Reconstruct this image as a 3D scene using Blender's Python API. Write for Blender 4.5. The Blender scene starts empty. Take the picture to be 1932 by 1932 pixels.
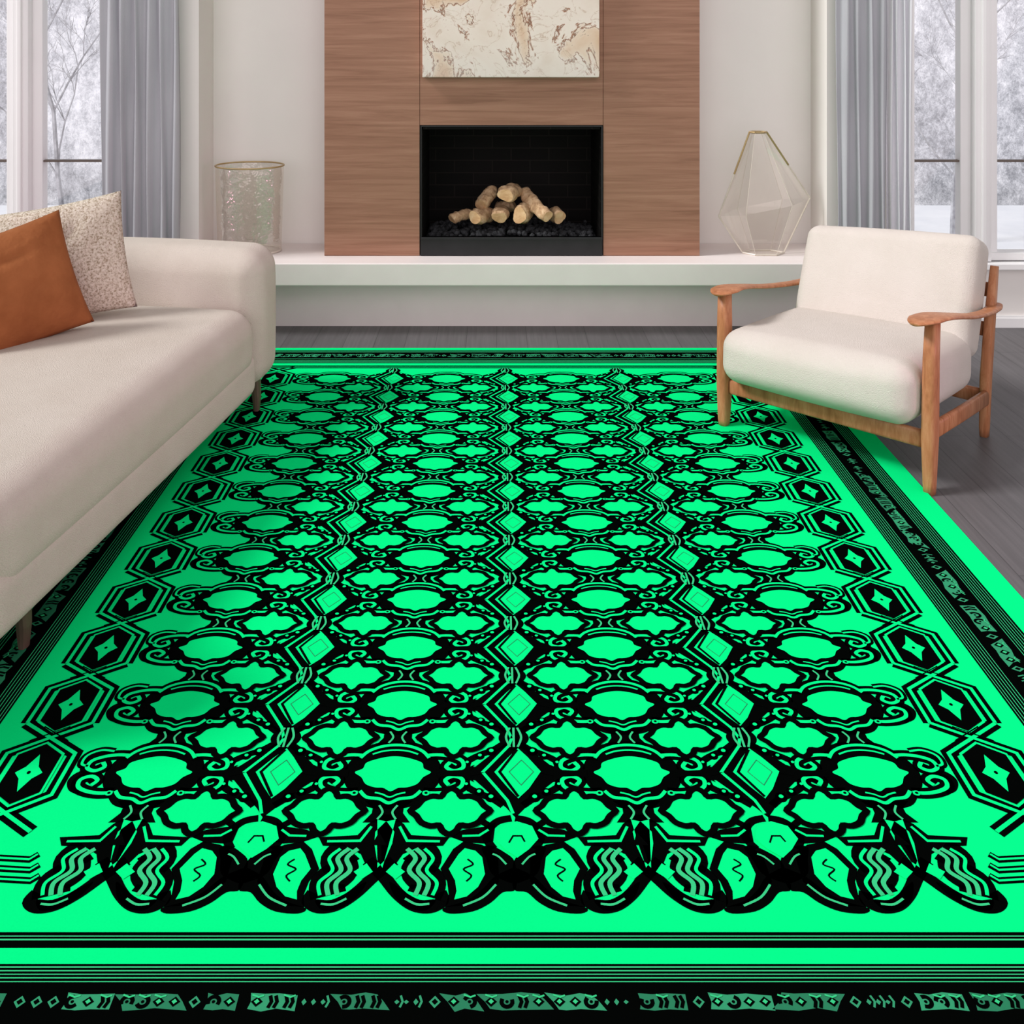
import bpy, math, random
from mathutils import Vector, Matrix, Euler
random.seed(7)
F=1900.0; CH=1.5; VX=937.0; HY=31.0
def W(x,y,Y): return Vector(((x-VX)/F*Y, Y, CH-(y-HY)/F*Y))
def lin(c):
    c=c/255.0
    return c/12.92 if c<=0.04045 else ((c+0.055)/1.055)**2.4
def RGB(r,g,b): return (lin(r),lin(g),lin(b),1.0)
scene=bpy.context.scene
COL=scene.collection
try:
    scene.view_settings.view_transform='Standard'
    scene.view_settings.look='None'
except Exception: pass

# ------------------------------------------------------------ materials
def newmat(name):
    m=bpy.data.materials.new(name); m.use_nodes=True
    nt=m.node_tree; b=nt.nodes['Principled BSDF']
    return m,nt,b
def coords(nt,scale=(1,1,1),kind='Object'):
    tc=nt.nodes.new('ShaderNodeTexCoord'); mp=nt.nodes.new('ShaderNodeMapping')
    mp.inputs['Scale'].default_value=scale
    nt.links.new(tc.outputs[kind],mp.inputs['Vector']); return mp.outputs['Vector']
def noise(nt,vec,scale,detail=4,rough=.55,dist=0):
    n=nt.nodes.new('ShaderNodeTexNoise'); n.inputs['Scale'].default_value=scale
    n.inputs['Detail'].default_value=detail; n.inputs['Roughness'].default_value=rough
    n.inputs['Distortion'].default_value=dist
    nt.links.new(vec,n.inputs['Vector']); return n.outputs['Fac']
def ramp(nt,fac,stops):
    r=nt.nodes.new('ShaderNodeValToRGB'); cr=r.color_ramp
    while len(cr.elements)<len(stops): cr.elements.new(.5)
    for e,(p,c) in zip(cr.elements,stops): e.position=p; e.color=c
    nt.links.new(fac,r.inputs['Fac']); return r.outputs['Color']
def bump(nt,b,fac,strength,dist=.01):
    n=nt.nodes.new('ShaderNodeBump'); n.inputs['Strength'].default_value=strength
    n.inputs['Distance'].default_value=dist
    nt.links.new(fac,n.inputs['Height']); nt.links.new(n.outputs['Normal'],b.inputs['Normal'])
def simple(name,c1,c2=None,scale=20,rough=.8,spec=.2,bstr=0,bscale=200,stretch=(1,1,1),metal=0,bdist=.004):
    m,nt,b=newmat(name)
    b.inputs['Roughness'].default_value=rough
    b.inputs['Specular IOR Level'].default_value=spec
    b.inputs['Metallic'].default_value=metal
    v=coords(nt,stretch)
    f=noise(nt,v,scale)
    col=ramp(nt,f,[(.3,c1),(.7,c2 or c1)])
    nt.links.new(col,b.inputs['Base Color'])
    if bstr: bump(nt,b,noise(nt,v,bscale,3),bstr,bdist)
    return m
M={}
M['wall']=simple('wall_paint',RGB(233,229,225),RGB(237,233,229),3,.9,.1)
M['white']=simple('white_trim_paint',RGB(237,236,236),RGB(241,240,240),3,.6,.3)
M['stone']=simple('white_stone',RGB(232,223,221),RGB(237,228,226),6,.5,.3)
M['sofa']=simple('cream_upholstery',RGB(214,203,192),RGB(221,211,201),5,.9,.1,.8,380,bdist=.006)
M['chairfab']=simple('ivory_upholstery',RGB(222,212,204),RGB(228,218,211),6,.9,.1,.7,450,bdist=.006)
M['brown']=simple('rust_suede',RGB(138,82,46),RGB(160,99,59),9,.85,.15,.5,14,bdist=.02)
M['metal']=simple('dark_bronze_metal',RGB(80,66,56),RGB(96,80,68),10,.4,.5)
M['brass']=simple('brass',RGB(196,172,128),RGB(178,152,108),10,.35,.5,metal=.6)
M['black']=simple('black_metal',RGB(28,28,29),RGB(36,36,38),10,.5,.3)
M['curtain']=simple('grey_linen_curtain',RGB(170,171,177),RGB(186,187,192),4,.9,.1,.2,300,(1,1,.3))
M['coal']=simple('lava_rock',RGB(26,27,29),RGB(60,61,64),40,.8,.2,.5,80)
M['snow']=simple('snow',RGB(228,230,235),RGB(215,218,225),3,.9,.1)
M['bark_out']=simple('winter_bark',RGB(130,131,137),RGB(195,196,202),14,.9,.1)

def textured_pillow():
    m,nt,b=newmat('boucle_weave'); b.inputs['Roughness'].default_value=.95
    b.inputs['Specular IOR Level'].default_value=.05
    v=coords(nt)
    f=noise(nt,v,130,3,.7)
    nt.links.new(ramp(nt,f,[(.36,RGB(158,140,118)),(.47,RGB(208,195,177)),(.62,RGB(230,220,206))]),b.inputs['Base Color'])
    bump(nt,b,f,.8,.01); return m
M['boucle']=textured_pillow()
def sheer():
    m,nt,b=newmat('sheer_voile')
    b.inputs['Base Color'].default_value=RGB(240,241,246); b.inputs['Roughness'].default_value=.9
    tr=nt.nodes.new('ShaderNodeBsdfTransparent'); mx=nt.nodes.new('ShaderNodeMixShader'); mx.inputs[0].default_value=.25
    nt.links.new(b.outputs[0],mx.inputs[1]); nt.links.new(tr.outputs[0],mx.inputs[2])
    nt.links.new(mx.outputs[0],nt.nodes['Material Output'].inputs['Surface']); return m
M['sheer']=sheer()
def glass(name,tint,base,edge,bl=.3,mott=False):
    m,nt,b=newmat(name); nt.nodes.remove(b)
    tr=nt.nodes.new('ShaderNodeBsdfTransparent'); tr.inputs[0].default_value=tint
    gl=nt.nodes.new('ShaderNodeBsdfGlossy'); gl.inputs['Roughness'].default_value=.06 if mott else .03
    gl.inputs['Color'].default_value=(.97,.94,.91,1)
    lw=nt.nodes.new('ShaderNodeLayerWeight'); lw.inputs['Blend'].default_value=bl
    mr=nt.nodes.new('ShaderNodeMapRange'); mr.inputs['To Min'].default_value=base; mr.inputs['To Max'].default_value=edge
    nt.links.new(lw.outputs['Facing'],mr.inputs['Value'])
    fac=mr.outputs[0]
    if mott:
        f=noise(nt,coords(nt),14,3,.6)
        bp=nt.nodes.new('ShaderNodeBump'); bp.inputs['Strength'].default_value=.5; bp.inputs['Distance'].default_value=.02
        nt.links.new(f,bp.inputs['Height']); nt.links.new(bp.outputs[0],gl.inputs['Normal'])
    mx=nt.nodes.new('ShaderNodeMixShader'); nt.links.new(fac,mx.inputs[0])
    nt.links.new(tr.outputs[0],mx.inputs[1]); nt.links.new(gl.outputs[0],mx.inputs[2])
    nt.links.new(mx.outputs[0],nt.nodes['Material Output'].inputs['Surface']); return m
M['pane']=glass('window_glass',(1,1,1,1),.02,.2)
M['glass']=glass('clear_glass',(.97,.96,.94,1),.04,.45,.3)
M['mglass']=glass('rippled_clear_glass',(.95,.94,.915,1),.10,.55,.35,True)
def wood(name,a,b_,c,stretch,scale,rough=.5,bs=.08):
    m,nt,b=newmat(name); b.inputs['Roughness'].default_value=rough
    b.inputs['Specular IOR Level'].default_value=.25
    v=coords(nt,stretch)
    f=noise(nt,v,scale,8,.65,.6)
    nt.links.new(ramp(nt,f,[(.28,a),(.5,b_),(.72,c)]),b.inputs['Base Color'])
    bump(nt,b,f,bs,.003); return m
M['walnut']=wood('walnut_veneer',RGB(134,95,75),RGB(155,113,92),RGB(171,129,107),(.8,.8,20),2.2,.55)
M['chairwood']=wood('oiled_teak',RGB(148,92,60),RGB(180,118,82),RGB(202,145,108),(8,8,1.5),5,.4)
M['log']=wood('dry_log',RGB(136,102,74),RGB(200,164,126),RGB(228,200,165),(5,5,4),9,.85,.8)
M['logend']=wood('log_end_grain',RGB(190,142,98),RGB(218,178,134),RGB(232,200,158),(1,1,1),25,.85)
def floor_mat():
    m,nt,b=newmat('dark_plank_floor'); b.inputs['Roughness'].default_value=.45
    b.inputs['Specular IOR Level'].default_value=.3
    tc=nt.nodes.new('ShaderNodeTexCoord'); mp=nt.nodes.new('ShaderNodeMapping')
    mp.inputs['Rotation'].default_value=(0,0,math.radians(90))
    nt.links.new(tc.outputs['Object'],mp.inputs['Vector'])
    br=nt.nodes.new('ShaderNodeTexBrick'); br.inputs['Scale'].default_value=1
    br.inputs['Brick Width'].default_value=1.8; br.inputs['Row Height'].default_value=.14
    br.inputs['Mortar Size'].default_value=.0014
    br.inputs['Color1'].default_value=RGB(96,93,95); br.inputs['Color2'].default_value=RGB(105,102,104)
    br.inputs['Mortar'].default_value=RGB(72,70,72)
    nt.links.new(mp.outputs[0],br.inputs['Vector'])
    v=coords(nt,(30,1.2,1)); f=noise(nt,v,2,6,.6)
    g=ramp(nt,f,[(.3,(.72,.72,.72,1)),(.7,(1.05,1.05,1.05,1))])
    mx=nt.nodes.new('ShaderNodeMixRGB'); mx.blend_type='MULTIPLY'; mx.inputs[0].default_value=1
    nt.links.new(br.outputs['Color'],mx.inputs[1]); nt.links.new(g,mx.inputs[2])
    nt.links.new(mx.outputs[0],b.inputs['Base Color']); return m
M['floor']=floor_mat()
def brick_mat():
    m,nt,b=newmat('soot_black_brick'); b.inputs['Roughness'].default_value=.7
    b.inputs['Specular IOR Level'].default_value=.1
    tc=nt.nodes.new('ShaderNodeTexCoord'); 
    sp=nt.nodes.new('ShaderNodeSeparateXYZ'); nt.links.new(tc.outputs['Object'],sp.inputs[0])
    ad=nt.nodes.new('ShaderNodeMath'); nt.links.new(sp.outputs['X'],ad.inputs[0]); nt.links.new(sp.outputs['Y'],ad.inputs[1])
    cb=nt.nodes.new('ShaderNodeCombineXYZ'); nt.links.new(ad.outputs[0],cb.inputs['X']); nt.links.new(sp.outputs['Z'],cb.inputs['Y'])
    br=nt.nodes.new('ShaderNodeTexBrick'); br.inputs['Scale'].default_value=1
    br.inputs['Brick Width'].default_value=.2; br.inputs['Row Height'].default_value=.065; br.inputs['Mortar Size'].default_value=.003
    br.inputs['Color1'].default_value=RGB(14,13,12); br.inputs['Color2'].default_value=RGB(19,17,16)
    br.inputs['Mortar'].default_value=RGB(32,28,26)
    nt.links.new(cb.outputs[0],br.inputs['Vector']); nt.links.new(br.outputs['Color'],b.inputs['Base Color']); return m
M['brick']=brick_mat()
def art_mat():
    m,nt,b=newmat('abstract_map_painting'); b.inputs['Roughness'].default_value=.8
    v=coords(nt)
    f1=noise(nt,v,3.1,5,.5,.6)
    base=ramp(nt,f1,[(.32,RGB(222,206,190)),(.42,RGB(232,219,207)),(.50,RGB(235,224,213)),(.55,RGB(228,206,184)),(.62,RGB(212,176,144)),(.70,RGB(226,204,184))])
    f2=noise(nt,v,3.1,9,.64,.6)
    veins=ramp(nt,f2,[(.503,(1,1,1,1)),(.514,RGB(176,118,78)),(.519,RGB(112,66,42)),(.528,(1,1,1,1))])
    f3=noise(nt,v,7,6,.6,.8)
    v2=ramp(nt,f3,[(.487,(1,1,1,1)),(.5,RGB(186,152,124)),(.511,(1,1,1,1))])
    mx=nt.nodes.new('ShaderNodeMixRGB'); mx.blend_type='MULTIPLY'; mx.inputs[0].default_value=.95
    nt.links.new(base,mx.inputs[1]); nt.links.new(veins,mx.inputs[2])
    mx2=nt.nodes.new('ShaderNodeMixRGB'); mx2.blend_type='MULTIPLY'; mx2.inputs[0].default_value=.5
    nt.links.new(mx.outputs[0],mx2.inputs[1]); nt.links.new(v2,mx2.inputs[2])
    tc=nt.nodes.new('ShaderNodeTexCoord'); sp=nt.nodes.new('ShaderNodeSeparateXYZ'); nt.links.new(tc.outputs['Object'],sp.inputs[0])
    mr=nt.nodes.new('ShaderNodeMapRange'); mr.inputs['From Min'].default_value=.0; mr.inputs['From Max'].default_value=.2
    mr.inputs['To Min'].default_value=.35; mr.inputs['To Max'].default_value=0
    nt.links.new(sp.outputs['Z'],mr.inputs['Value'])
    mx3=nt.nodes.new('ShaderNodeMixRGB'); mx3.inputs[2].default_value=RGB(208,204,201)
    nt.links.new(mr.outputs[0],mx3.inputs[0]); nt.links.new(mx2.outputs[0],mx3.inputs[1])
    nt.links.new(mx3.outputs[0],b.inputs['Base Color']); bump(nt,b,f3,.3,.004); return m
M['art']=art_mat()
def woods_mat():
    m,nt,b=newmat('snowy_woods'); b.inputs['Roughness'].default_value=1; b.inputs['Specular IOR Level'].default_value=0
    v=coords(nt,(1.2,1,.9)); f=noise(nt,v,6,15,.97,.2)
    f2=noise(nt,coords(nt,(1,1,.6)),.9,3,.5)
    ad=nt.nodes.new('ShaderNodeMath'); ad.operation='MULTIPLY_ADD'; ad.inputs[1].default_value=.25
    nt.links.new(f2,ad.inputs[0]); nt.links.new(f,ad.inputs[2])
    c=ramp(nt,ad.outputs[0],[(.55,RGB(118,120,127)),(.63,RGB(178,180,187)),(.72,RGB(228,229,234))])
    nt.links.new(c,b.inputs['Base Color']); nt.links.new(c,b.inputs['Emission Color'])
    b.inputs['Emission Strength'].default_value=.34  # added glow in its own colour, so the shaded backdrop looks daylight bright
    return m
M['woods']=woods_mat()
def flat(name,c):
    m,nt,b=newmat(name); b.inputs['Roughness'].default_value=1; b.inputs['Specular IOR Level'].default_value=0
    v=coords(nt); f=noise(nt,v,260,2)
    c2=tuple(x*.97 for x in c[:3])+(1,)
    nt.links.new(ramp(nt,f,[(.3,c2),(.7,c)]),b.inputs['Base Color']); return m
M['rgreen']=flat('rug_bright_green',(0.002,.87,.24,1))
M['rblack']=flat('rug_black',(.0012,.0016,.0014,1))
M['rdull']=flat('rug_muted_green',(.04,.56,.22,1))
M['rdark']=flat('rug_dark_green',(.025,.20,.10,1))
M['rmid']=flat('rug_faded_green',(.035,.30,.145,1)); MD=4

# ------------------------------------------------------------ object helpers
def put(o,parent=None,**kw):
    COL.objects.link(o)
    if parent: o.parent=parent
    for k,v in kw.items(): o[k]=v
    return o
def mk(name,geo,mats,parent=None,smooth=False,midx=None,origin=None,**kw):
    vs,fs=geo
    vs=[Vector(v) for v in vs]
    loc=Vector((0,0,0))
    if parent is None:
        if origin is None:
            xs=[v.x for v in vs]; ys=[v.y for v in vs]; zs=[v.z for v in vs]
            origin=Vector(((min(xs)+max(xs))/2,(min(ys)+max(ys))/2,min(zs)))
        loc=Vector(origin)
    me=bpy.data.meshes.new(name)
    me.from_pydata([v-loc for v in vs],[],fs)
    if not isinstance(mats,(list,tuple)): mats=[mats]
    for m in mats: me.materials.append(m)
    if midx: me.polygons.foreach_set('material_index',midx)
    if smooth: me.polygons.foreach_set('use_smooth',[True]*len(me.polygons))
    me.update()
    o=bpy.data.objects.new(name,me); o.location=loc
    return put(o,parent,**kw)
def empty(name,loc,rz=0,**kw):
    o=bpy.data.objects.new(name,None); o.location=loc; o.rotation_euler=(0,0,rz); o.empty_display_size=.1
    return put(o,None,**kw)
def join(*gs):
    V=[];Fc=[]
    for v,f in gs:
        n=len(V); V+=list(v); Fc+=[tuple(i+n for i in q) for q in f]
    return V,Fc
def box(x0,x1,y0,y1,z0,z1):
    v=[(x0,y0,z0),(x1,y0,z0),(x1,y1,z0),(x0,y1,z0),(x0,y0,z1),(x1,y0,z1),(x1,y1,z1),(x0,y1,z1)]
    f=[(0,3,2,1),(4,5,6,7),(0,1,5,4),(1,2,6,5),(2,3,7,6),(3,0,4,7)]
    return v,f
def xf(g,fn): return [fn(Vector(v)) for v in g[0]],g[1]
def bevel(o,w=.004,s=2):
    b=o.modifiers.new('bevel','BEVEL'); b.width=w; b.segments=s; b.limit_method='ANGLE'; return o
def puffy(hx,hy,hz,r,puff=(0,0,0),k=5,m=10):
    H=(hx,hy,hz)
    def samples(h):
        a=[-h+r*i/k for i in range(k)]
        b=[-(h-r)+2*(h-r)*i/m for i in range(m+1)]
        c=[h-r+r*(i+1)/k for i in range(k)]
        return a+b+c
    S=[samples(h) for h in H]
    idx={};V=[];Fc=[]
    def vid(p):
        key=tuple(round(c,6) for c in p)
        if key in idx: return idx[key]
        q=[max(-(H[i]-r),min(H[i]-r,p[i])) for i in range(3)]
        d=Vector([p[i]-q[i] for i in range(3)])
        d=d/r
        x,y,z=d
        d2=Vector((x*math.sqrt(max(0,1-y*y/2-z*z/2+y*y*z*z/3)),y*math.sqrt(max(0,1-z*z/2-x*x/2+z*z*x*x/3)),z*math.sqrt(max(0,1-x*x/2-y*y/2+x*x*y*y/3))))*r
        w=Vector(q)+d2
        n=[w[i]/H[i] for i in range(3)]
        out=Vector(w)
        for i in range(3):
            j,l=(i+1)%3,(i+2)%3
            out[i]+=puff[i]*n[i]*max(0,1-n[j]**2)*max(0,1-n[l]**2)
        idx[key]=len(V); V.append(out); return idx[key]
    for ax in range(3):
        j,l=(ax+1)%3,(ax+2)%3
        for sgn in (-1,1):
            for a in range(len(S[j])-1):
                for b in range(len(S[l])-1):
                    q=[]
                    for (aa,bb) in ((a,b),(a+1,b),(a+1,b+1),(a,b+1)):
                        p=[0,0,0]; p[ax]=sgn*H[ax]; p[j]=S[j][aa]; p[l]=S[l][bb]; q.append(vid(p))
                    if sgn<0: q.reverse()
                    Fc.append(tuple(q))
    return V,Fc
def catmull(P,n=6,closed=False):
    P=[Vector(p) for p in P]
    if len(P)<3 and not closed: return P
    out=[];N=len(P)
    rng=range(N if closed else N-1)
    for i in rng:
        if closed: a,b,c,d=P[i-1],P[i],P[(i+1)%N],P[(i+2)%N]
        else: a,b,c,d=P[max(i-1,0)],P[i],P[i+1],P[min(i+2,N-1)]
        for t in range(n):
            u=t/n
            out.append(.5*((2*b)+(c-a)*u+(2*a-5*b+4*c-d)*u*u+(3*b-a-3*c+d)*u**3))
    if not closed: out.append(P[-1])
    return out
def loft(path,sizes,up=(0,0,1),N=16,power=2.0):
    path=[Vector(p) for p in path]; V=[];Fc=[]
    up=Vector(up)
    for i,p in enumerate(path):
        t=(path[min(i+1,len(path)-1)]-path[max(i-1,0)]).normalized()
        s=t.cross(up)
        if s.length<1e-4: s=t.cross(Vector((0,1,0)))
        s.normalize(); q=s.cross(t).normalized()
        a,b=sizes[i]
        for k in range(N):
            th=2*math.pi*k/N; c,sn=math.cos(th),math.sin(th)
            cc=math.copysign(abs(c)**(2/power),c); ss=math.copysign(abs(sn)**(2/power),sn)
            V.append(p+s*a*cc+q*b*ss)
    for i in range(len(path)-1):
        for k in range(N):
            k2=(k+1)%N
            Fc.append((i*N+k,i*N+k2,(i+1)*N+k2,(i+1)*N+k))
    Fc.append(tuple(range(N-1,-1,-1))); Fc.append(tuple(range((len(path)-1)*N,len(path)*N)))
    return V,Fc
def tube(path,r,N=8,closed=False):
    path=[Vector(p) for p in path]
    if closed: path=path+[path[0]]
    return loft(path,[(r,r)]*len(path),up=(.01,.02,1),N=N)
def lathe(prof,N=48,sx=1,sy=1,close=False):
    V=[];Fc=[];n=len(prof)
    for r,z in prof:
        for k in range(N):
            t=2*math.pi*k/N; V.append(Vector((r*math.cos(t)*sx,r*math.sin(t)*sy,z)))
    for i in range(n-1):
        for k in range(N):
            k2=(k+1)%N; Fc.append((i*N+k,i*N+k2,(i+1)*N+k2,(i+1)*N+k))
    return V,Fc

# ------------------------------------------------------------ camera
cam=bpy.data.cameras.new('camera'); co=bpy.data.objects.new('camera',cam); COL.objects.link(co)
co.location=(0,0,CH); co.rotation_euler=(math.radians(90),0,0)
cam.sensor_width=36; cam.lens=36*F/1932; cam.shift_x=(966-VX)/1932; cam.shift_y=-(966-HY)/1932
cam.clip_end=100
scene.camera=co

# ------------------------------------------------------------ room shell
YB=5.12; YS=4.87; YP=4.847
WT=2.7
ALX=-1.44; ARX=1.597
mk('floor',box(-3.6,3.6,-1.0,5.12,-.05,0),M['floor'],kind='structure',origin=(0,0,0))
hx0,hx1,hz0,hz1=-.42,.57,.352,1.04
mk('wall_back',join(box(ALX-.1,hx0,YB,YB+.15,0,WT),box(hx1,ARX+.1,YB,YB+.15,0,WT),box(hx0,hx1,YB,YB+.15,hz1,WT),box(hx0,hx1,YB,YB+.15,0,hz0)),M['wall'],kind='structure')
def wallwin(x0,x1,wx0,wx1,zb,zt):
    return join(box(x0,wx0,YS,YS+.2,0,WT),box(wx1,x1,YS,YS+.2,0,WT),box(wx0,wx1,YS,YS+.2,0,zb),box(wx0,wx1,YS,YS+.2,zt,WT))
ZS=.315
LW=(-3.1,-1.80); RW=(1.90,3.2)
mk('wall_left',join(wallwin(-3.6,ALX,LW[0],LW[1],ZS,2.45),box(ALX-.1,ALX,YS+.2,YB,0,WT)),M['wall'],kind='structure')
mk('wall_right',join(wallwin(ARX,3.6,RW[0],RW[1],ZS,2.45),box(ARX,ARX+.1,YS+.2,YB,0,WT)),M['wall'],kind='structure')
mk('baseboard_right',join(box(ARX+.02,3.6,YS-.018,YS,0,.045),box(ARX+.02,3.6,YS-.012,YS,.045,.055)),M['white'],kind='structure')
mk('baseboard_left',join(box(-3.6,ALX-.02,YS-.018,YS,0,.045),box(-3.6,ALX-.02,YS-.012,YS,.045,.055)),M['white'],kind='structure')
def window(n,wx0,wx1,posts,lab):
    y0,y1=YS+.01,YS+.09
    g=[box(wx0,wx0+.05,y0,y1,ZS,2.45),box(wx1-.05,wx1,y0,y1,ZS,2.45),box(wx0,wx1,y0,y1,ZS,ZS+.04),box(wx0,wx1,y0,y1,2.40,2.45),
       box(wx0-.03,wx1+.03,YS-.05,YS+.06,ZS-.03,ZS)]
    for a,b in posts:
        m_=(b-a)
        g.append(box(a,b,y0+.02,y1,ZS,2.45))
        g.append(box(a+m_*.28,a+m_*.72,y0-.025,y0+.02,ZS+.002,2.448))
        g.append(box(a+m_*.44,a+m_*.56,y0-.04,y0-.02,ZS+.002,2.447))
    o=mk('window_%d'%n,join(*g),M['white'],kind='structure',label=lab)
    bevel(o,.004,2)
    ox=o.location
    def loc(g): return xf(g,lambda v:v-ox)
    mk('window_pane',loc(box(wx0+.04,wx1-.04,YS+.055,YS+.06,ZS+.03,2.42)),M['pane'],parent=o)
    mk('window_rail',loc(box(wx0+.04,wx1-.04,YS+.04,YS+.075,.790,.799)),M['metal'],parent=o)
xw=lambda x:(x-VX)/F*(YS+.03)
window(1,LW[0],LW[1],[(xw(12),xw(80))],'tall white framed window onto snowy trees')
window(2,RW[0],RW[1],[(xw(1812),xw(1882)),(xw(1700),xw(1726))],'tall white framed window onto snowy trees')

# exterior
mk('snowy_ground',box(-9,9,5.4,9.6,-.5,-.301),M['snow'],kind='stuff',label='snow covered ground outside the windows',category='snow')
def backdrop():
    V=[];Fc=[];n=24
    for i in range(n+1):
        t=-1+2*i/n
        for z in (-.5,6.5): V.append((11*t,9.65+.6*(1-t*t),z))
    for i in range(n): Fc.append((2*i,2*i+2,2*i+3,2*i+1))
    return V,Fc
mk('snowy_woodland',backdrop(),M['woods'],kind='stuff',label='dense snow dusted winter woodland beyond the windows',category='woods')
def tree(seed,x,y,h,lab):
    rnd=random.Random(seed); parts=[]
    def br(p,d,L,r,dep):
        pts=[p];cur=p;dd=d
        for i in range(4):
            dd=(dd+Vector((rnd.uniform(-.25,.25),rnd.uniform(-.12,.12),rnd.uniform(-.08,.12)))).normalized()
            cur=cur+dd*L/4; pts.append(cur)
        parts.append(loft(pts,[(r*(1-.13*i),)*2 for i in range(5)],up=(.3,.9,.1),N=5))
        if dep>=4: return
        for i in range(4 if dep else 8):
            q=pts[rnd.randint(1,4)] if dep else pts[min(4,1+i//2)]
            a=rnd.uniform(0,6.28); s=rnd.uniform(.5,1.0)
            nd=(dd+Vector((math.cos(a)*s,math.sin(a)*s*.4,rnd.uniform(-.2,.3)))).normalized()
            br(q,nd,L*rnd.uniform(.4,.55),max(.0022,r*.42),dep+1)
    br(Vector((x,y,-.299)),Vector((0,0,1)),h,.022,0)
    mk('winter_tree',join(*parts),M['bark_out'],label=lab,category='tree',group='bare trees outside')
tree(3,-3.42,8.0,2.1,'bare frosted tree with pale trunk outside the window')
tree(5,3.62,8.0,2.1,'bare frosted tree with pale trunk outside the window')

# ------------------------------------------------------------ curtains
def curtain(x0,x1,y,z0,z1,folds,amp,seed):
    rnd=random.Random(seed); n=folds*10; V=[];Fc=[]; rows=14
    ph=[rnd.uniform(.6,1.3) for _ in range(folds+2)]
    for j in range(rows+1):
        z=z0+(z1-z0)*j/rows
        for i in range(n+1):
            t=i/n; a=amp*ph[int(t*folds)]*(1-.15*j/rows)
            yy=y+a*math.sin(t*folds*2*math.pi+.25*math.sin(z*2+seed))+.3*a*math.sin(t*folds*4*math.pi+1+z)
            V.append((x0+(x1-x0)*t+.006*math.sin(z*3+i*.4),yy,z))
    for j in range(rows):
        for i in range(n):
            a=j*(n+1)+i; Fc.append((a,a+1,a+n+2,a+n+1))
    return V,Fc
def cw(x): return (x-VX)/F*4.77
def cur(name,g,m,**k):
    o=mk(name,g,m,smooth=True,**k); s=o.modifiers.new('solid','SOLIDIFY'); s.thickness=.003; return o
cur('curtain',curtain(cw(190),cw(338),4.77,.012,2.6,6,.019,1),M['curtain'],label='grey pleated linen curtain beside the window',category='curtain',group='grey curtains')
cur('curtain',curtain(cw(1580),cw(1672),4.77,.012,2.6,4,.019,4),M['curtain'],label='grey pleated linen curtain behind the armchair',category='curtain',group='grey curtains')
cur('sheer_curtain',curtain(cw(1674),cw(1722),4.785,.012,2.6,4,.015,5),M['sheer'],label='narrow white sheer curtain beside the window',category='curtain')

# ------------------------------------------------------------ hearth bench
ZH=.347
e=empty('hearth_bench',(.08,4.9,0),label='long white stone hearth bench with recessed base',category='hearth')
def rel(g,o=e): 
    L=o.location.copy(); return xf(g,lambda v:v-L)
bevel(mk('slab',rel(box(ALX+.004,ARX-.004,4.70,YB-.002,.241,ZH)),M['stone'],parent=e),.006,3)
mk('base',rel(box(ALX+.004,ARX-.004,4.88,YB-.002,0,.2405)),M['stone'],parent=e)

# ------------------------------------------------------------ fireplace
fe=empty('fireplace',(.07,YP,ZH),label='walnut clad fireplace with black brick firebox',category='fireplace')
X=lambda x:(x-VX)/F*YP
Z=lambda y:CH-(y-HY)/F*YP
g0=.001
for a,b,zz0 in ((X(612),X(792)-g0,ZH+.001),(X(792)+g0,X(1138)-g0,Z(236)),(X(1138)+g0,X(1320),ZH+.001)):
    bevel(mk('wood_panel',rel(box(a,b,YP,YB-.003,zz0,WT),fe),M['walnut'],parent=fe),.001,2)
fx0,fx1=X(792)+.003,X(1138)-.003
fz0=ZH+.002; fz1=Z(236)-.002; FB=5.34
t=.02
mk('firebox',rel(join(box(fx0,fx1,FB,FB+t,fz0,fz1),box(fx0,fx0+t*.5,YP+.01,FB,fz0,fz1),box(fx1-t*.5,fx1,YP+.01,FB,fz0,fz1),
   box(fx0,fx1,YP+.01,FB,fz1-t,fz1),box(fx0,fx1,YP+.01,FB,fz0,.40)),fe),M['brick'],parent=fe)
zt=Z(447)
bevel(mk('front_lip',rel(join(box(fx0,fx1,YP-.004,YP+.02,fz0,zt),box(fx0,fx1,YP-.010,YP+.02,zt-.012,zt)),fe),M['black'],parent=fe),.002,2)
mk('metal_trim',rel(join(box(fx0,fx0+.006,YP-.003,YP+.02,zt,fz1),box(fx1-.006,fx1,YP-.003,YP+.02,zt,fz1),box(fx0+.006,fx1-.006,YP-.003,YP+.02,fz1-.006,fz1)),fe),M['black'],parent=fe)
def coals():
    gs=[];rnd=random.Random(2)
    ico_v=[];phi=(1+5**.5)/2
    for a,b in ((-1,phi),(1,phi),(-1,-phi),(1,-phi)): ico_v.append((a,b,0))
    for a,b in ((-1,phi),(1,phi),(-1,-phi),(1,-phi)): ico_v.append((0,a,b))
    for a,b in ((phi,-1),(phi,1),(-phi,-1),(-phi,1)): ico_v.append((a,0,b))
    ico_f=[(0,11,5),(0,5,1),(0,1,7),(0,7,10),(0,10,11),(1,5,9),(5,11,4),(11,10,2),(10,7,6),(7,1,8),(3,9,4),(3,4,2),(3,2,6),(3,6,8),(3,8,9),(4,9,5),(2,4,11),(6,2,10),(8,6,7),(9,8,1)]
    for i in range(460):
        s=rnd.uniform(.008,.016)
        x=rnd.uniform(fx0+.04,fx1-.04); y=rnd.uniform(YP+.045,FB-.1)
        z=.420+.02*(1-abs((x-.07)/.42))+rnd.uniform(-.005,.014)
        vs=[Vector(v)*s*rnd.uniform(.5,.75)+Vector((x,y,z)) for v in ico_v]
        gs.append((vs,ico_f))
    gs.append(box(fx0+.02,fx1-.02,YP+.03,FB-.05,.401,.415))
    return join(*gs)
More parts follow.
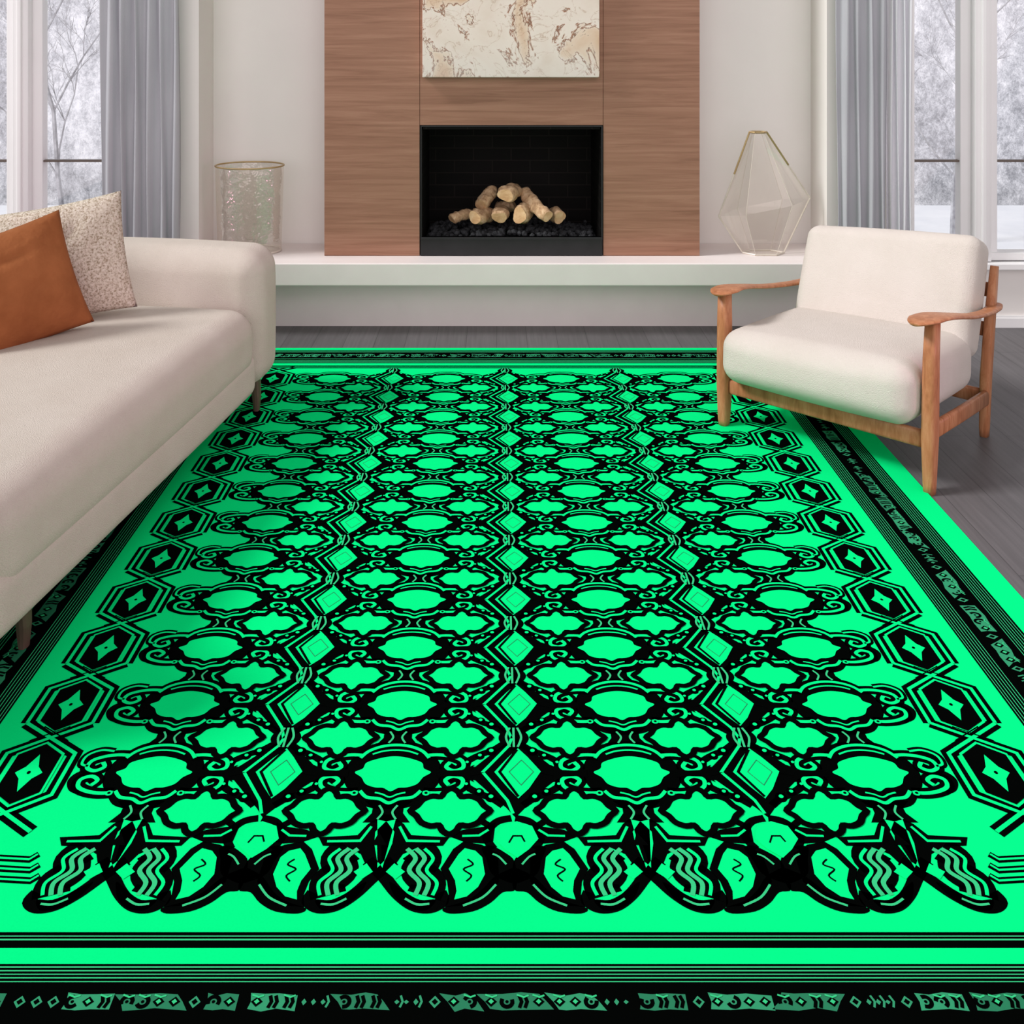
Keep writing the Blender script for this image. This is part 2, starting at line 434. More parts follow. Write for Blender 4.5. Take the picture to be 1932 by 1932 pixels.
mk('lava_rocks',coals(),M['coal'],kind='stuff',label='bed of dark grey lava rocks inside the firebox',category='rocks')
def log(p0,p1,r,lab,bend=.02,r2=None,seed=0):
    rnd=random.Random(seed); p0=Vector(p0);p1=Vector(p1); n=14; N=20
    side=Vector((rnd.uniform(-1,1),rnd.uniform(-.5,.5),rnd.uniform(-.3,1))).normalized()
    r2=r2 or r*.85; P=[];S=[]
    kb=rnd.uniform(.25,.45); kb2=rnd.uniform(.6,.8)
    for i in range(n):
        t=i/(n-1)
        P.append(p0.lerp(p1,t)+side*bend*math.sin(math.pi*t)+Vector((rnd.uniform(-1,1),0,rnd.uniform(-1,1)))*r*.05)
        rr=(r+(r2-r)*t)*(1+.17*math.exp(-((t-kb)/.10)**2)+.12*math.exp(-((t-kb2)/.09)**2)-.03+rnd.uniform(-.05,.05))*(.88 if i in (0,n-1) else 1)
        S.append((rr,rr*rnd.uniform(.86,1.05)))
    V,Fc=loft(P,S,up=(.2,.3,.9),N=N)
    a1,a2=rnd.uniform(0,6),rnd.uniform(0,6)
    out=[]
    for i,v in enumerate(V):
        k=i%N; c=P[i//N]; th=2*math.pi*k/N
        out.append(c+(v-c)*(1+.12*math.sin(2*th+a1)+.08*math.sin(3*th+a2+i//N*.4)+rnd.uniform(-.03,.03)))
    mi=[0]*(len(Fc)-2)+[1,1]
    o=mk('firewood_log',(out,Fc),[M['log'],M['logend']],midx=mi,label=lab,category='log',group='firewood in the fireplace')
    for i in range(len(Fc)-2): o.data.polygons[i].use_smooth=True
L=lambda x,y,d=5.03:W(x,y,d)
log(L(852,414,5.02),L(892,404,5.06),.028,'short pale firewood log lying on the rocks',.010,seed=1)
log(L(895,411,4.91),L(926,402,5.06),.037,'thick pale firewood log with cut end showing',.006,seed=2)
log(L(943,410,4.90),L(950,398,5.06),.037,'pale round firewood log on the rocks',.004,seed=3)
log(L(980,407,4.90),L(1000,397,5.02),.041,'pale firewood log with broad cut end',.004,seed=4)
log(L(1056,410,4.94),L(1038,403,5.10),.034,'pale firewood log resting on dark rocks',.006,seed=5)
log(L(907,388,5.01),L(928,358,5.10),.039,'upright leaning pale firewood log',.008,.034,seed=6)
log(L(954,368,4.92),L(974,358,5.08),.043,'short pale firewood log stacked on top',.003,seed=7)
log(L(988,360,5.06),L(1034,408,4.87),.032,'long pale log leaning down the stack',.018,.030,seed=8)
log(L(972,388,5.14),L(936,390,5.16),.034,'pale log wedged in the middle of the stack',.002,seed=9)

# ------------------------------------------------------------ painting
ax0,ax1=(797-VX)/F*4.80,(1131-VX)/F*4.80
az=CH-(146-HY)/F*4.80
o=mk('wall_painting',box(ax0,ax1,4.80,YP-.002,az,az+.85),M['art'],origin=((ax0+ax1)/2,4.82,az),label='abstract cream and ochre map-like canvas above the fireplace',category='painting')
bevel(o,.003,2)

# ------------------------------------------------------------ glass vase
vb=empty('glass_vase',((471-VX)/F*4.95,4.95,ZH),label='wide clear glass cylinder vase with thin gold rim',category='vase')
hgt=(CH-(312-HY)/F*4.95)-ZH
R0=64/F*4.95
SY=.74
prof=[(0,.004),(R0*.90,.004),(R0*.93,.012),(R0*.935,.05),(R0*.955,hgt*.4),(R0*.985,hgt*.8),(R0,hgt)]
mk('body',lathe(prof,64,1,SY),M['mglass'],parent=vb,smooth=True)
ell=lambda k,z:[(R0*k*math.cos(a),R0*k*math.sin(a)*SY,z) for a in [2*math.pi*i/64 for i in range(64)]]
mk('rim',tube(ell(.998,hgt),.0042,8,True),M['brass'],parent=vb,smooth=True,label='thin gold rim')
M['edge']=simple('pale_glass_edge',RGB(208,198,184),RGB(222,213,201),20,.3,.5)
mk('base',tube(ell(.91,.006),.0045,8,True),M['edge'],parent=vb,smooth=True)

# ------------------------------------------------------------ geometric glass ornament
ge=empty('geometric_glass_vase',((1440-VX)/F*4.90,4.90,ZH),label='faceted clear glass diamond vase with gold edges',category='vase')
def gring(hw,hd,z,sk=0,ox=0):
    return [Vector((ox+hw*math.cos(math.radians(60*k)),hd*math.sin(math.radians(60*k)),z+sk*math.cos(math.radians(60*k)))) for k in range(6)]
GH=.590
rings=[gring(.10,.06,.004),gring(.222,.10,.225,.045,.006),gring(.042,.030,GH,0,-.025)]
V=[v for r in rings for v in r]; Fc=[tuple(range(5,-1,-1))]
for i in range(2):
    for k in range(6): Fc.append((i*6+k,i*6+(k+1)%6,(i+1)*6+(k+1)%6,(i+1)*6+k))
mk('body',(V,Fc),M['glass'],parent=ge)
wires=[]
for k in range(6):
    for i in range(2):
        if k in (0,3): wires.append(tube([rings[i][k],rings[i+1][k]],.0042,6))
        elif k in (4,5): wires.append(tube([rings[i][k],rings[i+1][k]],.0013,6))
        else: wires.append(tube([rings[i][k],rings[i+1][k]],.0009,6))
    wires.append(tube([rings[0][k],rings[0][(k+1)%6]],.0048,6))
mk('edging',join(*wires),M['edge'],parent=ge)
gold=[tube([rings[2][k],rings[2][(k+1)%6]],.005,6) for k in range(6)]
gold+= [tube([rings[2][k],rings[2][k].lerp(rings[1][k],.5)],.005,6) for k in (0,3)]
mk('rim',join(*gold),M['brass'],parent=ge,label='gold rim')

# ------------------------------------------------------------ sofa
RZ=math.radians(-8)
se=empty('sofa',(-1.462,3.03,0),RZ,label='cream upholstered sofa with low rounded arms',category='sofa')
def tr(g,x,y,z,rx=0,ry=0,rz=0):
    m=Matrix.Translation((x,y,z))@Euler((rx,ry,rz)).to_matrix().to_4x4(); return xf(g,lambda v:m@v)
mk('seat_cushion',tr(puffy(.392,.772,.125,.090,(.008,0,.024),6,14),.09,0,.305),M['sofa'],parent=se,smooth=True)
mk('seat_base',tr(puffy(.384,.775,.085,.050,(.008,0,0),6,14),.094,0,.185),M['sofa'],parent=se,smooth=True)
for s in (1,-1):
    mk('armrest',tr(puffy(.475,.125,.26,.088,(.008,.012,.012),6,12),0,s*.892,.36),M['sofa'],parent=se,smooth=True)
mk('backrest',tr(puffy(.105,.765,.26,.08,(.01,0,.01),6,12),-.372,0,.36),M['sofa'],parent=se,smooth=True)
for lx,ly,zb in ((.44,.85,.0085),(.43,-.593,.0085),(-.40,.86,0),(-.40,-.86,0)):
    mk('leg',loft([(lx,ly,zb),(lx,ly,.06),(lx-.008,ly,.15)],[(.010,.014),(.015,.018),(.02,.024)],up=(0,1,0),N=12,power=3),M['metal'],parent=se,label='slim dark tapered leg')

# pillows
def pillow(hw,hh,th,n=32,pinch=.06,seed=0):
    rnd=random.Random(seed); V=[];Fc=[]
    cr=[(rnd.uniform(-.7,.7),rnd.uniform(-.7,.7),rnd.uniform(0,3.14),rnd.uniform(.15,.3)) for _ in range(5)]
    for sgn in (1,-1):
        for j in range(n+1):
            for i in range(n+1):
                u=-1+2*i/n; v=-1+2*j/n
                w=max(0,(1-u**4)*(1-v**4))**.55*(.5+.5*(1-u*u)*(1-v*v))
                d=0
                for (a,b,th_,wd) in cr:
                    l=(u-a)*math.cos(th_)+(v-b)*math.sin(th_); k=-(u-a)*math.sin(th_)+(v-b)*math.cos(th_)
                    d+=.12*math.exp(-(l/.07)**2-(k/wd/1.4)**2)
                w*=1-d
                x=u*hw*(1-pinch*(1-v*v)); z=v*hh*(1-pinch*(1-u*u))
                V.append(Vector((x,sgn*th*w,z)))
    N=(n+1)**2
    for s in (0,1):
        for j in range(n):
            for i in range(n):
                a=s*N+j*(n+1)+i; q=(a,a+1,a+n+2,a+n+1)
                Fc.append(q if s else q[::-1])
    return V,Fc
def mkpillow(name,mat,loc,rz,rx,ry,hw,hh,th,lab,seed):
    me=pillow(hw,hh,th,seed=seed)
    o=mk(name,me,mat,smooth=True,origin=(0,0,0),label=lab,category='pillow')
    o.matrix_world=Matrix.Translation(loc)@Matrix.Rotation(rz,4,'Z')@Matrix.Rotation(rx,4,'X')@Matrix.Rotation(ry,4,'Y')
    b=o.modifiers.new('weld','WELD'); b.merge_threshold=.0005
    return o
mkpillow('throw_pillow',M['brown'],(-1.595,3.26,.606),math.radians(38),math.radians(-14),math.radians(-13),.235,.198,.088,'rust brown suede square pillow leaning on the sofa seat',3)
mkpillow('throw_pillow',M['boucle'],(-1.553,3.535,.634),math.radians(18),math.radians(-12),math.radians(-8),.250,.208,.080,'cream and tan nubby woven pillow behind the brown one',5)

# ------------------------------------------------------------ armchair
CZ=math.radians(-44.3)
ce=empty('armchair',(1.31,3.644,0),CZ,label='mid-century teak armchair with ivory cushions',category='chair')
sh=lambda g:xf(g,lambda v:Vector((v.x,v.y,v.z*(1+.12*v.x))))
def cm(name,g,mat,**k): return mk(name,sh(g),mat,parent=ce,smooth=True,**k)
for s in (1,-1):
    zb=.0085 if s<0 else 0.0
    cm('leg',loft([(s*.37,-.305,zb),(s*.37,-.305,.03),(s*.37,-.302,.17),(s*.372,-.298,.40),(s*.375,-.292,.52)],[(.016,.020),(.018,.022),(.023,.029),(.022,.027),(.020,.025)],up=(0,1,0),N=20,power=3.5),M['chairwood'],label='tapered teak front leg')
    cm('leg',loft([(s*.340,.275,zb),(s*.340,.275,.03),(s*.344,.278,.2),(s*.352,.30,.42),(s*.355,.335,.575)],[(.014,.018),(.016,.020),(.018,.024),(.017,.022),(.013,.016)],up=(0,1,0),N=20,power=3.5),M['chairwood'],label='teak rear leg rising beside the backrest')
    P=catmull([(s*.350,-.376,.520),(s*.354,-.358,.523),(s*.360,-.32,.525),(s*.370,-.25,.522),(s*.380,-.13,.500),(s*.384,.02,.470),(s*.378,.18,.448),(s*.366,.29,.440),(s*.362,.335,.442)],5)
    K=[(.014,.005),(.036,.007),(.054,.008),(.054,.0085),(.038,.0085),(.026,.0085),(.025,.0085),(.028,.009),(.020,.008)]
    SZ=[]
    for i in range(len(P)):
        t=i/5; a=min(int(t),len(K)-2); f=t-a
        SZ.append((K[a][0]*(1-f)+K[a+1][0]*f,K[a][1]*(1-f)+K[a+1][1]*f))
    cm('armrest',loft(P,SZ,N=20,power=2.4),M['chairwood'],label='sculpted teak paddle armrest')
    cm('side_rail',loft([(s*.366,-.29,.178),(s*.358,0,.155),(s*.348,.27,.135)],[(.011,.026)]*3,N=16,power=4),M['chairwood'])
cm('front_rail',loft([(-.36,-.30,.158),(0,-.30,.158),(.36,-.30,.158)],[(.012,.027)]*3,N=16,power=4),M['chairwood'])
cm('rear_rail',loft([(-.34,.275,.135),(.34,.275,.135)],[(.011,.025)]*2,N=16,power=4),M['chairwood'])
cm('back_slat',loft([(-.35,.340,.49),(.35,.340,.49)],[(.009,.025)]*2,N=16,power=4),M['chairwood'])
cm('back_slat',loft([(-.35,.305,.36),(.35,.305,.36)],[(.009,.025)]*2,N=16,power=4),M['chairwood'])
cm('seat_cushion',tr(puffy(.346,.290,.098,.068,(.005,.022,.018),6,12),-.004,-.100,.286,math.radians(-2)),M['chairfab'])
cm('back_cushion',tr(puffy(.330,.078,.205,.046,(.004,.014,.006),6,12),.006,.235,.480,math.radians(-20)),M['chairfab'])

# ------------------------------------------------------------ rug
HT=.008; HP=CH-HT
def R(x,y): return ((x-VX)/(y-HY)*HP, F*HP/(y-HY))
RC=.0207*HP
PX=.3155*HP; PY=F*HP*6.92e-5
Y0=F*HP/1429
CA=PX/451; CB=PY/137
RV=[];RF=[];RM=[]
def addq(pts,faces,m,lay):
    n=len(RV); z=HT+lay*.0004
    RV.extend((p[0],p[1],z) for p in pts)
    for f in faces: RF.append(tuple(i+n for i in f)); RM.append(m)
def stroke(pts,w,m=1,lay=1,sm=True,n=5,closed=False):
    P=[Vector((p[0],p[1],0)) for p in pts]
    if sm and len(P)>2: P=catmull(P,n,closed)
    if closed: P=P+[P[0]]
    L_=[];N=len(P)
    for i,p in enumerate(P):
        a=(P[i]-P[i-1]) if i>0 else None; b=(P[i+1]-P[i]) if i<N-1 else None
        if closed and i==0: a=P[0]-P[-2]
        if closed and i==N-1: b=P[1]-P[0]
        if a is None: t=b.normalized(); sc=1
        elif b is None: t=a.normalized(); sc=1
        else:
            a=a.normalized() if a.length>1e-9 else b.normalized(); b=b.normalized() if b.length>1e-9 else a
            t=a+b
            if t.length<1e-6: t=b
            t.normalize(); sc=1/max(.5,t.dot(b))
        nrm=Vector((-t.y,t.x,0)); ww=w*.5*sc
        L_.append(p+nrm*ww); L_.append(p-nrm*ww)
    addq(L_,[(2*i,2*i+1,2*i+3,2*i+2) for i in range(N-1)],m,lay)
def fill(pts,m=1,lay=1,sm=True,n=4):
    P=[Vector((p[0],p[1],0)) for p in pts]
    if sm: P=catmull(P,n,True)
    ar=sum(P[i-1].x*P[i].y-P[i].x*P[i-1].y for i in range(len(P)))
    if ar<0: P.reverse()
    addq(P,[tuple(range(len(P)))],m,lay)
def circ(c,rx,ry,m,lay,n=12): fill([(c[0]+rx*math.cos(2*math.pi*i/n),c[1]+ry*math.sin(2*math.pi*i/n)) for i in range(n)],m,lay,False)
def rect(x0,x1,y0,y1,m,lay): addq([(x0,y0),(x1,y0),(x1,y1),(x0,y1)],[(0,1,2,3)],m,lay)
G,B,DU,DK=0,1,2,3
def cell(cx,cy):
    return lambda pts,mx=1,my=1:[(cx+mx*p[0]*CA,cy+my*p[1]*CB) for p in pts]
w1=CA
def lobe(cx,cy,edge=0):
    T=cell(cx,cy)
    fill(T([(-93,0),(-88,18),(-78,32),(-64,46),(-40,58),(0,62),(40,58),(64,46),(78,32),(88,18),(93,0),(86,-20),(70,-36),(50,-54),(24,-61),(0,-62),(-24,-61),(-50,-54),(-70,-36),(-86,-20)]),B,1)
    fill(T([(-44,-48),(-28,-60),(-28,-68.5),(-42,-84),(42,-84),(28,-68.5),(28,-60),(44,-48)]),B,1,False)
    fill(T([(-72,1),(-58,8),(-54,18),(-40,24),(-20,29),(0,31),(20,29),(40,24),(54,18),(58,8),(72,1),(58,-8),(48,-20),(30,-26),(14,-27),(0,-33),(-14,-27),(-30,-26),(-48,-20),(-58,-8)]),G,5)
    for mx in (1,-1):
        e_=(edge==mx)
        for my in (1,-1):
            s1=T([(60,34),(84,35),(108,32),(129,24),(132,11),(115,5),(100,12),(107,21)],mx,my)
            stroke(s1,26*w1,B,1); stroke(s1,8*w1,G,2)
        c0=T([(66,-36)],mx)[0]
        circ(c0,7*CA,4.5*CB,G,5); circ(c0,3*CA,2*CB,B,6)
        if not e_:
            fill(T([(84,7),(108,5),(130,6),(154,16),(146,5),(174,1),(146,-5),(154,-16),(130,-6),(108,-5),(84,-7)],mx),B,3,False)
        else:
            s1=T([(96,42),(122,44),(144,34),(146,18),(132,14)],mx)
            stroke(s1,18*w1,B,1); stroke(s1,5*w1,G,2)
            stroke(T([(118,2),(138,0),(148,-12),(138,-26),(120,-32)],mx),15*w1,B,1)
    stroke(T([(-66,28),(-52,41),(-28,50),(0,53),(28,50),(52,41),(66,28)]),7*w1,G,5)
    stroke(T([(-44,35),(-24,41),(0,43),(24,41),(44,35)]),4*w1,G,5)
    stroke(T([(-56,-32),(-42,-43),(-18,-46),(0,-53),(18,-46),(42,-43),(56,-32)]),7*w1,G,5)
    stroke(T([(-28,-35),(-14,-38),(0,-43),(14,-38),(28,-35)]),3.5*w1,G,5)
    for d in (-11,11): stroke(T([(d*1.5,-57),(d*.8,-68.5),(d*1.5,-80)]),4*w1,DU,5)
def diamond(cx,cy):
    T=cell(cx,cy)
    fill(T([(4,76),(24,58),(40,42),(60,26),(76,13),(100,10),(126,15),(108,5),(140,-1),(108,-7),(126,-16),(98,-13),(76,-15),(56,-29),(38,-46),(22,-60),(4,-76),(-12,-60),(-30,-46),(-52,-27),(-70,-12),(-94,-10),(-118,-15),(-104,-5),(-132,0),(-104,5),(-118,14),(-92,10),(-70,13),(-52,27),(-30,44),(-12,58)]),B,1,False)
    fill(T([(12,47),(30,30),(54,3),(30,-28),(10,-45),(-10,-25),(-34,2),(-10,27)]),G,4,False)
    stroke(T([(2,72),(-6,52),(-56,2),(-10,-48),(0,-70)]),6*w1,G,3,False)
    stroke(T([(10,44),(-24,2),(10,-42)]),5.5*w1,B,5,False)
    q=T([(18,24),(40,2),(16,-22),(-6,2),(18,24)]); stroke(q,1.5*w1,DK,5,False)
    fill(T([(-26,68.5),(-18,82),(4,94),(26,82),(34,68.5),(26,55),(4,43),(-18,55)]),B,1)
    for d in (-11,4,19): stroke(T([(d*.5+2,88),(d,68.5),(d*.5+2,49)]),4.5*w1,DU,5)
    for mx in (1,-1):
        for my in (1,-1):
            s1=T([(18,56),(38,44),(60,36),(84,24),(98,10)],mx,my)
            stroke(s1,15*w1,B,1)
            for (px,py,r_) in ((40,42,4.5),(62,33,3.8),(86,20,3.2)):
                b=T([(px,py)],mx,my)[0]; circ(b,r_*2.5*CA,r_*1.9*CB,B,1); 
                circ(b,r_*CA,r_*.7*CB,G,6)
def clover(cx,cy):
    T=cell(cx,cy)
    P_=[(0,40),(13,34),(20,25),(36,26),(54,20),(64,9),(76,0),(64,-9),(54,-20),(36,-26),(20,-25),(13,-34),(0,-40),(-13,-34),(-20,-25),(-36,-26),(-54,-20),(-64,-9),(-76,0),(-64,9),(-54,20),(-36,26),(-20,25),(-13,34)]
    P_=[(x*.94,y*.95) for x,y in P_]
    fill(T(P_),G,3,True,3)
    stroke(T(P_),12.5*w1,B,4,True,3,True)
def medal(cx,cy,mx,last=False):
    T0=cell(cx,cy); T=lambda p:T0(p,mx)
    for q in (1,-1):
        z=T([(q*66,-38),(q*66,38),(-q*66,99)])
        if last: z=T([(-q*66,-99),(q*66,-38),(q*66,38),(-q*66,99)])
        stroke(z,27*w1,B,1,False); stroke(z,7.5*w1,G,2+(q>0),False)
        stroke(T([(q*38,62),(-q*26,91)]),3*w1,B,4,False)
    stroke(T([(0,58),(44,36),(44,-36),(0,-58),(-44,-36),(-44,36)]),5*w1,G,4,False,closed=True)
    fill(T([(0,55),(42,34),(42,-34),(0,-55),(-42,-34),(-42,34)]),B,5,False)
    fill(T([(0,34),(12,11),(26,0),(12,-11),(0,-34),(-12,-11),(-26,0),(-12,11)]),G,6,False)
    circ(T([(0,0)])[0],3.5*CA,3*CB,B,7)
for r in range(12):
    cy=Y0+r*PY
    for k in (-1.5,-.5,.5,1.5): lobe(RC+k*PX,cy,edge=(-1 if k<-1 else 1 if k>1 else 0))
    for k in (-1,0,1): diamond(RC+k*PX,cy)
    for k in (-1.25,-.75,-.25,.25,.75,1.25): 
        if r<11: clover(RC+k*PX,cy+PY/2)
    for s in (1,-1): medal(RC+s*.6385*HP,cy,s,r==0)
def sp_(pts,dx,mirror=None):
    out=[]
    for p in pts:
        X_,Y_=R(*p)
        if mirror is not None: X_=2*mirror-X_
        out.append((X_+dx,Y_))
    return out
for k in (-1.25,-.75,-.25,.25,.75,1.25): clover(RC+k*PX,Y0-PY/2+.004)
for k in (-1.5,-.5,.5,1.5):
    c=RC-.5*PX; dx=(k+.5)*PX
    for mi in (None,c):
        S=lambda p:sp_(p,dx,mi)
        stroke(S([(694,1624),(722,1652),(750,1686),(780,1708),(812,1712),(834,1700),(830,1684)]),22*w1,B,1)
        fill(S([(735,1664),(762,1682),(792,1698),(822,1698),(804,1718),(772,1714),(746,1694)]),B,1)
        stroke(S([(764,1696),(786,1707),(810,1706)]),4*w1,DU,2)
        fill(S([(714,1534),(742,1540),(762,1555),(776,1576),(848,1580),(836,1596),(790,1598),(760,1612),(734,1648),(712,1652)]),B,1,False)
        stroke(S([(754,1560),(768,1587),(830,1588)]),5*w1,G,2,False)
        fill(S([(712,1547),(730,1551),(744,1570),(740,1592),(726,1624),(712,1638)]),G,2,False)
        wv=[(780,1602),(796,1620),(784,1643),(803,1666),(795,1690)]
        stroke(S([(x+5,y) for x,y in wv]),58*w1,B,1,n=7)
        for o_,ww in ((-12,8),(5,8),(21,6)): stroke(S([(x+o_,y) for x,y in wv]),ww*w1,DU if o_<18 else G,2,n=7)
        fill(S([(744,1630),(764,1646),(746,1660),(728,1646)]),G,3,False)
    stroke(sp_([(716,1628),(715,1588)],dx),7*w1,B,3,False)
    fill(sp_([(701,1596),(715,1572),(730,1596)],dx),B,4,False)
for k in (-1,0,1):
    dx=k*PX
    for mi in (None,RC):
        S=lambda p:sp_(p,dx,mi)
        # angular flared wing, open green inside
        fill(S([(1000,1610),(1030,1594),(1064,1588),(1084,1602),(1110,1640),(1098,1664),(1096,1688),(1104,1712),(1060,1708),(1024,1690),(1000,1664)]),B,1,False)
        fill(S([(1030,1618),(1042,1606),(1062,1601),(1074,1612),(1094,1640),(1083,1662),(1081,1682),(1086,1698),(1062,1692),(1040,1674),(1026,1650)]),G,2,False)
        fill(S([(969,1640),(988,1644),(1010,1656),(1034,1680),(1064,1700),(1108,1714),(1096,1724),(1052,1720),(1018,1704),(994,1684),(969,1678)]),B,1)
        stroke(S([(1006,1670),(1032,1694),(1070,1710)]),4*w1,DU,3)
        fill(S([(969,1626),(988,1608),(1012,1596),(1030,1600),(1022,1622),(1014,1648),(990,1662),(969,1664)]),B,1)
        stroke(S([(985,1632),(998,1618),(1010,1612)]),3.5*w1,DU,3)
        stroke(S([(972,1544),(996,1549),(1012,1562),(1020,1582),(1008,1602)]),15*w1,B,1)
        fill(S([(1002,1552),(1024,1560),(1064,1566),(1092,1578),(1060,1590),(1024,1592),(1008,1588)]),B,1,False)
        stroke(S([(1016,1566),(1034,1577),(1066,1578)]),4.5*w1,G,2,False)
        stroke(S([(1012,1560),(1032,1546),(1046,1530)]),13*w1,B,1)
        stroke(S([(1058,1622),(1048,1632),(1066,1641),(1052,1653),(1062,1664)]),3*w1,B,3)
    fill(sp_([(934,1584),(946,1560),(975,1551),(1004,1560),(1016,1584),(998,1604),(976,1620),(952,1604)],dx),G,4,False)
    stroke(sp_([(960,1592),(968,1579),(984,1579),(990,1590)],dx),3*w1,B,5,False)
for s in (None,RC):
    for i,yy in enumerate((1622,1642,1662)):
        stroke(sp_([(1866,yy-10),(1884,yy),(1990,yy-6)],0,s),13*w1,B,1,False)
        stroke(sp_([(1868,yy-10),(1885,yy),(1990,yy-6)],0,s),4*w1,G,2,False)
# ---- borders
def yb(y): return F*HP/(y-HY)
XO=.884*HP
YN=yb(1932)-.07; YF=yb(656.5)
e2=.834*HP
for s in (1,-1):
    def sr(a,b,m,lay,y0=yb(1932)-.03,y1=yb(661)):
        x0,x1=RC+s*a*HP,RC+s*b*HP
        rect(min(x0,x1),max(x0,x1),y0,y1,m,lay)
    sr(.722,.834,B,1)
    for a in (.7250,.7295,.7345,.7395,.7445,.7495,.8040,.8090,.8135,.8185,.8235,.8285): sr(a,a+.0012,DU,2,yb(1852),yb(686))
def hr(ya,yb_,m,lay,ext=.834): rect(RC-ext*HP,RC+ext*HP,min(yb(ya),yb(yb_)),max(yb(ya),yb(yb_)),m,lay)
hr(1760,1790,B,3,.722); hr(1767,1769,DU,4,.722); hr(1773,1776,DU,4,.722)
hr(1790,1820,G,3,.722)
hr(1820,1862,B,3); 
for a,b in ((1825,1827.5),(1832,1834.5),(1839,1841),(1845.5,1848),(1853,1855)): hr(a,b,DU,4)
rect(RC-e2,RC+e2,yb(1932)-.03,yb(1862),B,3)
hr(661,686,B,3); hr(686,690,G,3); hr(690,692,B,3); hr(693.5,695,B,3,.722); 
for a,b in ((662.5,663.2),(664.5,665.1),(677.5,678.1),(680,680.7),(682.5,683.2),(684.6,685.2)): hr(a,b,DU,4)
def strip(mp,Ltot,sc,seed,dim=.5):
    """small irregular blocky marks with broken scrolls inside"""
    rnd=random.Random(seed); t=0
    def S(pts): return [mp(a,b) for a,b in pts]
    lw=.0034
    while t<Ltot:
        kind=rnd.choice('bbxdb')
        if kind=='b':
            nn=rnd.randint(2,4); L_=nn*.8*sc; k=rnd.choice((-.35,.35,0))*sc
            j_=lambda:rnd.uniform(-.12,.12)
            fill(S([(t+k,.85+j_()),(t+L_*.3,.7+j_()),(t+L_*.6,.85+j_()),(t+L_+k,.7+j_()),(t+L_,.05),(t+L_-k,-.8+j_()),(t+L_*.6,-.65+j_()),(t+L_*.3,-.85+j_()),(t-k,-.75+j_()),(t+.1*sc,0)]),DK if rnd.random()<dim else MD,4,False)
            for j in range(nn):
                cx=t+(j+.5)*.8*sc; typ=rnd.random()
                if typ<.4:
                    fill(S([(cx-.3*sc,0),(cx,.5),(cx+.3*sc,0),(cx,-.5)]),B,5,False); fill(S([(cx-.14*sc,0),(cx,.25),(cx+.14*sc,0),(cx,-.25)]),DU,6,False)
                elif typ<.75:
                    a0=rnd.uniform(0,6)
                    A=[a0+a*.7 for a in range(7)]
                    stroke(S([(cx+.28*sc*math.cos(a),.5*math.sin(a)) for a in A]),lw*1.8,B,5,n=2)
                    circ(mp(cx,0),.09*sc,.09*sc,B,5,6)
                else:
                    for q in (-.18,.1): stroke(S([(cx+q*sc,.6),(cx+(q+.12)*sc,0),(cx+q*sc,-.6)]),lw*1.6,B,5,False)
                if rnd.random()<.4: stroke(S([(cx-.3*sc,.66),(cx+.05*sc,.42),(cx+.3*sc,.6)]),lw*.8,DU,6,False)
            t+=L_+rnd.uniform(.2,.6)*sc
        elif kind=='d':
            fill(S([(t,0),(t+.3*sc,.6),(t+.6*sc,0),(t+.3*sc,-.6)]),MD,4,False); fill(S([(t+.14*sc,0),(t+.3*sc,.3),(t+.46*sc,0),(t+.3*sc,-.3)]),B,5,False)
            t+=.85*sc
        else:
            for j in range(3):
                a=rnd.uniform(.2,.45)
                fill(S([(t,0),(t+.12*sc,a),(t+.26*sc,0),(t+.12*sc,-a)]),MD,4,False)
                if rnd.random()<.6: stroke(S([(t+.3*sc,.6),(t+.42*sc,0),(t+.3*sc,-.55)]),lw,MD,5,False)
                t+=.48*sc
            t+=.3*sc
ymid=(yb(1873)+yb(1912))/2; yh=(yb(1873)-yb(1912))/2
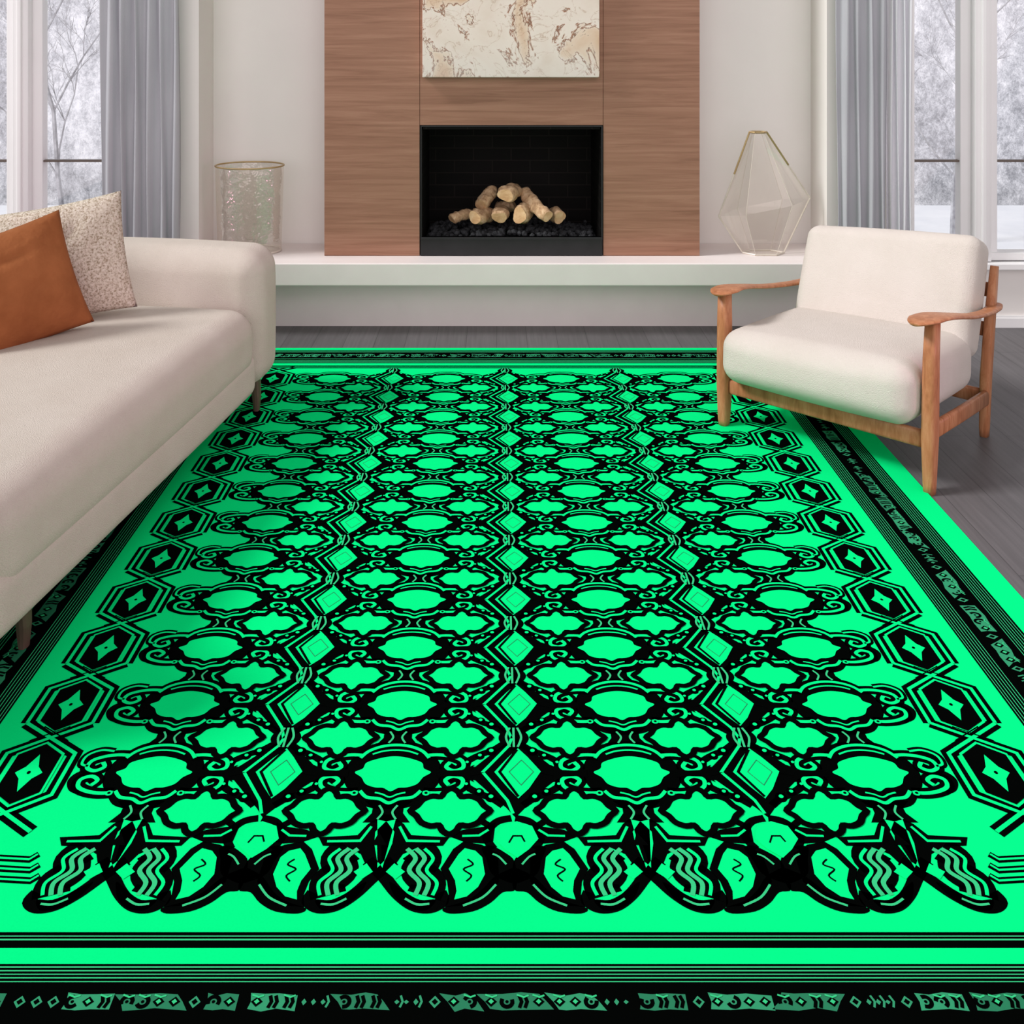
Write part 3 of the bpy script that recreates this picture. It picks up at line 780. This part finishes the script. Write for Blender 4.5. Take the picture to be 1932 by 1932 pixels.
strip(lambda t,s:(RC-e2+.02+t,ymid+yh*s),2*e2-.14,.030,3,.3)
ymf=(yb(668)+yb(675))/2; yhf=(yb(668)-yb(675))/2
strip(lambda t,s:(RC-e2+.02+t,ymf+yhf*s),2*e2-.14,.026,8,.5)
for s_ in (1,-1):
    xm=RC+s_*.7775*HP; xh=.0165*HP
    strip(lambda t,s:(xm+xh*s*s_,yb(1840)+t),yb(688)-yb(1840)-.12,.034,11+s_,.5)
v,f=box(RC-XO,RC+XO,YN,YF,0.0006,HT)
n=len(RV); allv=RV+list(v); allf=RF+[tuple(i+n for i in q) for q in f]; mi=RM+[0]*len(f)
mk('area_rug',(allv,allf),[M['rgreen'],M['rblack'],M['rdull'],M['rdark'],M['rmid']],midx=mi,origin=(RC,(YN+YF)/2,0),label='bright green rug with black scroll and medallion pattern',category='rug')

# ------------------------------------------------------------ light
w=bpy.data.worlds.new('world'); scene.world=w; w.use_nodes=True
w.node_tree.nodes['Background'].inputs[0].default_value=(1,.985,.98,1)
w.node_tree.nodes['Background'].inputs[1].default_value=.52
def sun(name,d,en,ang,col):
    sl=bpy.data.lights.new(name,'SUN'); sl.energy=en; sl.angle=math.radians(ang); sl.color=col
    so=bpy.data.objects.new(name,sl); COL.objects.link(so); so.location=(-2,0,5)
    so.rotation_euler=Vector(d).to_track_quat('-Z','Y').to_euler()
sun('sun',(1.05,.22,-1),2.75,14,(1,.985,.97))
sun('front_fill',(.02,1,-.16),1.15,60,(1,.87,.91))  # added pinkish fill from behind the camera, lifts walls and offsets green bounce
sp=bpy.data.lights.new('sofa_fill_spot','SPOT'); sp.energy=330; sp.color=(1,.40,.64); sp.spot_size=math.radians(38); sp.spot_blend=1; sp.shadow_soft_size=.4  # added unseen pink spot, counters the rug's green spill on the sofa front
so=bpy.data.objects.new('sofa_fill_spot',sp); COL.objects.link(so); so.location=(4.6,1.2,.85)
so.rotation_euler=(Vector((-.95,3.0,.28))-so.location).to_track_quat('-Z','Y').to_euler()
